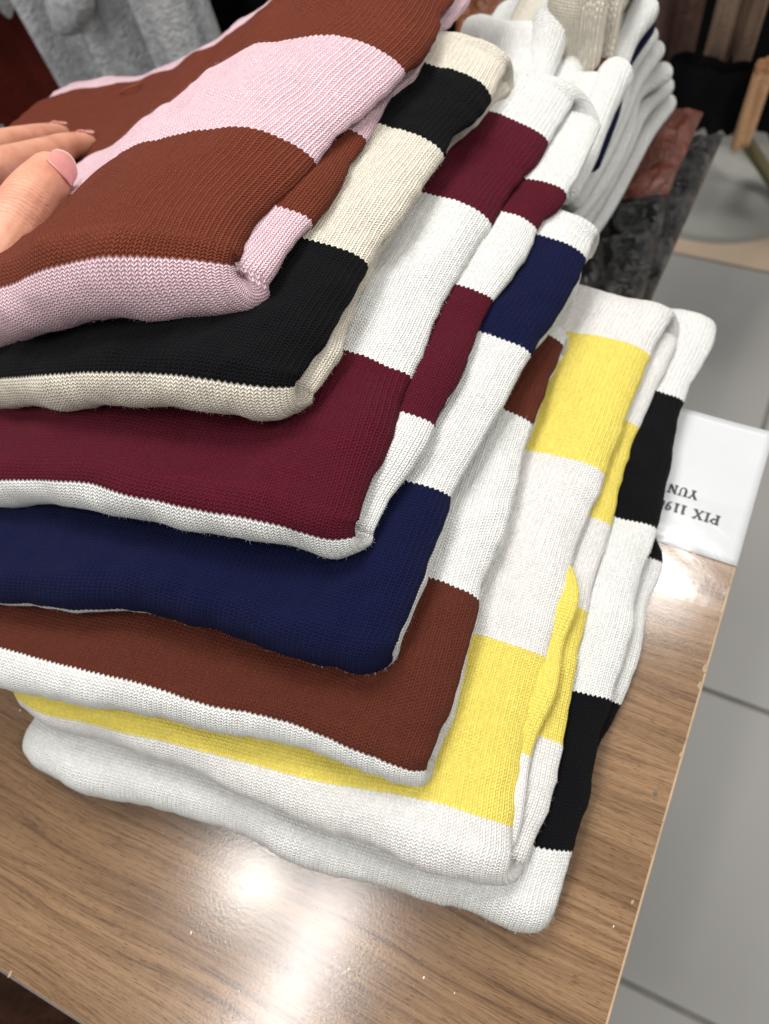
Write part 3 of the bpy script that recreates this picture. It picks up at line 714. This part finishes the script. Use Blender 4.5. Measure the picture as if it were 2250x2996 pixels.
PKT = GREY
def flap(parent, px, y, mat, name):
    """rounded patch pocket or cuff standing proud of the coat"""
    c = [PY(a, b, y) for a, b in px]; n = len(c); cen = sum(c)/n
    vs = []; fs = []; rings = 5
    for k in range(rings+1):
        t = k/rings; off = .016*math.sqrt(max(1-t**3, 0))
        for p in c: q = cen + (p-cen)*max(t, .02); vs.append((q[0], q[1]-off, q[2]))
    for k in range(rings):
        for i in range(n): fs.append((k*n+i, (k+1)*n+i, (k+1)*n+(i+1) % n, k*n+(i+1) % n))
    fs.append(tuple(range(n)))
    mesh_obj(name, vs, fs, mat, parent, True)
flap(gc, catmull([(130, -60), (250, -80), (275, 30), (255, 75), (215, 105), (180, 95), (150, 40), (130, -60)], 28)[:-1], .552, GREY, 'sleeve_cuff')
hanging('wool_coat', 'pale grey garment hanging over the dark rust red one', (-200, 60), (55, 20), .56, .75, cloth_mat('pale_grey', srgb(176, 176, 176), .15, 60), 1.5, .006, 12)
BRN = cloth_mat('brown_wool', srgb(104, 80, 70), .4, 30)
hanging('wool_coat', 'taupe brown garment hanging behind the blurred pile', (1780, 240), (2020, 205), .95, .6, BRN, 1.6, .012, 14)
hanging('wool_coat', 'black garment hanging in front of the taupe brown one', (1930, 330), (2148, 400), .90, (2040, 178), BLK, 1.2, .006, 15)
TAU = cloth_mat('beige_wool', srgb(150, 126, 108), .25, 20)
hanging('wool_coat', 'beige knit garment hanging beside the black one in the blurred background', (2050, 185), (2190, 205), .935, .6, TAU, 1.4, .012, 16)
hanging('scarf', 'narrow peach beige scarf end hanging down in the blurred background', (2136, 430), (2196, 420), .90, (2170, 185), cloth_mat('peach', srgb(214, 170, 130), .1, 30), 1.0, .004, 17, th=.03, cat='scarf')
hanging('wool_coat', 'long black coat hanging farthest back in the blurred background', (2120, 330), (2420, 500), 1.15, .7, BLK, 1.2, .01, 18)
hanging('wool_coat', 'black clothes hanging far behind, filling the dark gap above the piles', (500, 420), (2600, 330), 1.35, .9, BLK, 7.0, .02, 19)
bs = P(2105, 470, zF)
bm = bmesh.new(); bmesh.ops.create_cone(bm, cap_ends=True, segments=64, radius1=.215, radius2=.21, depth=.012, matrix=Matrix.Translation((bs[0], bs[1], zF+.0065)))  # flat grey disc in place of the round grey patch on the floor
st = empty('disc_with_pole', (bs[0], bs[1], zF), label='round grey disc with a bent pole on the tiled floor', category='stand')
bm_obj('floor_disc', bm, plain('disc_grey', srgb(140, 140, 134), .4), st)
def tube(name, pts, rad, mat, parent=None, sides=12, **k):
    c = np.array(pts, float); n = len(c); vs = []; fs = []
    rad = np.broadcast_to(rad, n)
    T = np.gradient(c, axis=0); T /= np.linalg.norm(T, axis=1)[:, None]; up = np.array([.3, .2, .93])
    for i in range(n):
        u = np.cross(T[i], up); u /= np.linalg.norm(u); w = np.cross(u, T[i])
        for j in range(sides):
            a = 6.2832*j/sides; vs.append(c[i] + rad[i]*(math.cos(a)*u + math.sin(a)*w))
    for i in range(n-1):
        for j in range(sides): fs.append((i*sides+j, i*sides+(j+1) % sides, (i+1)*sides+(j+1) % sides, (i+1)*sides+j))
    fs.append(tuple(range(sides))[::-1]); fs.append(tuple((n-1)*sides+j for j in range(sides)))
    return mesh_obj(name, vs, fs, mat, parent, True, **k)
tube('pole', catmull([P(2330, 640, zF+.02), P(2255, 520, zF+.05), P(2200, 440, zF+.10), P(2160, 380, zF+.2)], 24), .012, plain('pole_brass', srgb(120, 112, 82), .4, .5, .6), st)
# dark clothes lying under the near edge of the table
UND = cloth_mat('dark_brown_wool', srgb(52, 30, 20), .6, 14, .01, 60)
vs, fs = grid(-1.0, .0, yN-.55, yN+.2, 40, 30, lambda a, b: -.42 + .05*math.sin(a*17+b*7) + .04*math.sin(b*19-a*6))
ub = mesh_obj('clothes_heap', vs, fs, UND, None, True, label='dark brown clothes lying below the near edge of the table', category='clothes')
sm = ub.modifiers.new('thick', 'SOLIDIFY'); sm.thickness = .30; sm.offset = -1

# ------------------------------------------------------------------ hand
HJ = lambda *l: [P(a, b, z) for a, b, z in l]
thumb = HJ((146, 514, .162), (112, 562, .165), (72, 624, .168), (20, 704, .169), (-35, 785, .168), (-200, 950, .160))
index = HJ((252, 421, .106), (205, 428, .116), (140, 446, .130), (60, 470, .147), (-10, 492, .160), (-200, 580, .180))
middle = HJ((175, 394, .100), (135, 400, .110), (70, 412, .124), (0, 428, .138), (-70, 446, .150), (-240, 520, .172))
ringf = HJ((20, 420, .095), (-30, 424, .104), (-100, 440, .118), (-170, 470, .135), (-290, 520, .160))
little = HJ((-110, 440, .095), (-160, 450, .105), (-230, 475, .120), (-330, 540, .150))
wrist = P(-560, 830, .16)
bm = bmesh.new()
loft(bm, thumb, [.0110, .0130, .0140, .0138, .0148, .018])
loft(bm, index, [.0066, .0076, .0082, .0088, .0096, .0115])
loft(bm, middle, [.0066, .0076, .0082, .0088, .0098, .0115])
loft(bm, ringf, [.0064, .0074, .0080, .0090, .0110])
loft(bm, little, [.0056, .0064, .0072, .0100])
for q, r in ((thumb[-1], .017), (index[-1], .0125), (middle[-1], .0130), (ringf[-1], .0125), (little[-1], .0115)):
    loft(bm, [q, (q+wrist)/2 + np.array([0, 0, -.004]), wrist], [r, r*1.2, .022])
loft(bm, [wrist, wrist + (wrist-index[-1])*.9, wrist + (wrist-index[-1])*2.2], [.025, .027, .034])
# web between thumb and index
loft(bm, [thumb[4], (thumb[4]+index[-1])/2, index[-1]], [.010, .010, .010])
bmesh.ops.recalc_face_normals(bm, faces=bm.faces)
me = bpy.data.meshes.new('hand_raw'); bm.to_mesh(me); bm.free()
tmp = bpy.data.objects.new('hand_raw', me); COL.objects.link(tmp)
rmod = tmp.modifiers.new('r', 'REMESH'); rmod.mode = 'VOXEL'; rmod.voxel_size = .0009; rmod.use_smooth_shade = True
smod = tmp.modifiers.new('s', 'SMOOTH'); smod.factor = .5; smod.iterations = 6
dg = bpy.context.evaluated_depsgraph_get()
hm = bpy.data.meshes.new_from_object(tmp.evaluated_get(dg)); bpy.data.objects.remove(tmp)
N = NT('skin'); o = N.obj()
wr = N.noise(o, 900, 3, .6); big = N.noise(o, 60, 3, .6)
# knuckle creases: bands around the thumb joint
jp = thumb[2]; ax = thumb[0]-thumb[2]; ax = ax/np.linalg.norm(ax)
vsub = N.new('ShaderNodeVectorMath', operation='SUBTRACT'); N.set(vsub.inputs[0], o); vsub.inputs[1].default_value = tuple(jp)
dot = N.new('ShaderNodeVectorMath', operation='DOT_PRODUCT'); N.set(dot.inputs[0], vsub.outputs[0]); dot.inputs[1].default_value = tuple(ax)
ln = N.new('ShaderNodeVectorMath', operation='LENGTH'); N.set(ln.inputs[0], vsub.outputs[0])
mask = N.m('MAXIMUM', N.m('SUBTRACT', 1.0, N.m('DIVIDE', ln.outputs['Value'], .0235)), 0.0)
wob_ = N.m('MULTIPLY', N.noise(o, 140, 2, .5), .006)
cre = N.m('SINE', N.m('MULTIPLY', N.m('ADD', dot.outputs['Value'], wob_), 2900.0))
cre = N.m('MULTIPLY', N.m('POWER', N.m('MAXIMUM', cre, 0.0), 3.0), N.m('POWER', mask, .7))
hgt = N.m('ADD', N.m('MULTIPLY', wr, .35), N.m('ADD', N.m('MULTIPLY', big, .4), N.m('MULTIPLY', cre, -.8)))
col = N.ramp(big, [(.25, srgb(178, 118, 96)), (.5, srgb(194, 138, 114)), (.75, srgb(203, 152, 128))])
col = N.mix(N.m('MULTIPLY', cre, .55), col, srgb(128, 78, 58))
SKIN = N.out(Base_Color=col, Roughness=.5, Normal=N.bump(hgt, .0006, .6), Subsurface_Weight=.25, Subsurface_Scale=.006, Specular_IOR_Level=.35)
SKIN.node_tree.nodes['Principled BSDF'].inputs['Subsurface Radius'].default_value = (1, .35, .2)
hm.materials.clear(); hm.materials.append(SKIN)
hand = bpy.data.objects.new('hand', hm); link(hand, None, label='hand with bare fingers and a thumb pressing down the top pink and brown knit', category='hand')
def nail(tipc, prev, facing, r, length, width, back, matn, mate, name='nail'):
    a = tipc-prev; a /= np.linalg.norm(a); n = facing - a*np.dot(facing, a); n /= np.linalg.norm(n); b_ = np.cross(a, n)
    nu, nv = 16, 18
    def pt(u, v, h):
        # u -1..1 across, v 0..1 along; rounded outline at both ends
        hw = width/2*(1-.10*abs(2*v-1)**3)
        x = u*hw; s0 = -back + length*.16*(u*u); s1 = -back + length*(1-.22*u*u)
        s = s0 + (s1-s0)*v
        ang = x/r; rr = r + .0004 + max(-s, 0)*.16 - max(s-.002, 0)**2*22
        return tipc + a*s + b_*(rr*math.sin(ang)) + n*(rr*math.cos(ang) + h)
    def build(v0, v1, h, mat, nm, parent):
        vs = [pt(-1+2*i/nu, v0+(v1-v0)*j/nv, h) for j in range(nv+1) for i in range(nu+1)]
        fs = [(j*(nu+1)+i, j*(nu+1)+i+1, (j+1)*(nu+1)+i+1, (j+1)*(nu+1)+i) for j in range(nv) for i in range(nu)]
        ob = mesh_obj(nm, vs, fs, mat, parent, True); m_ = ob.modifiers.new('t', 'SOLIDIFY'); m_.thickness = .0007; m_.offset = -1
        return ob
    na = build(0, .93, .0, matn, name, hand)
    fe = build(.93, 1.0, .0001, mate, 'free_edge', na)
NAIL = plain('nail_plate', srgb(200, 138, 132), .28, .5, Subsurface_Weight=.2, Subsurface_Scale=.003)
EDGE = plain('nail_edge', srgb(214, 198, 178), .35, .5)
toC = np.array([0, 0, CAM_H]) - thumb[0]; toC /= np.linalg.norm(toC)
nail(thumb[0], thumb[1], toC + np.array([.38, .0, 0]), .0114, .0176, .0164, .0080, NAIL, EDGE)
up_ = np.array([-.1, .35, 1.0])
nail(index[0], index[1], up_, .0070, .0105, .0100, .0035, NAIL, EDGE)
nail(middle[0], middle[1], up_, .0070, .0105, .0100, .0035, NAIL, EDGE)

# small loose thread on the top knit
def on_top(px, py, lift):
    g = G[7]; z = .2
    for _ in range(60):
        w = P(px, py, z); z = .5*z + .5*(g['zmid'](w[1], w[0], g['zA0']) + g['th']/2 + lift)
    return P(px, py, z)
tube('loose_thread', catmull([on_top(350, 276, -.0005), on_top(360, 266, .0012), on_top(380, 256, .0016), on_top(398, 249, .0012), on_top(412, 240, -.0003)], 30), .0006, plain('thread_brown', srgb(122, 64, 38), .8), G[7]['root'], 6)
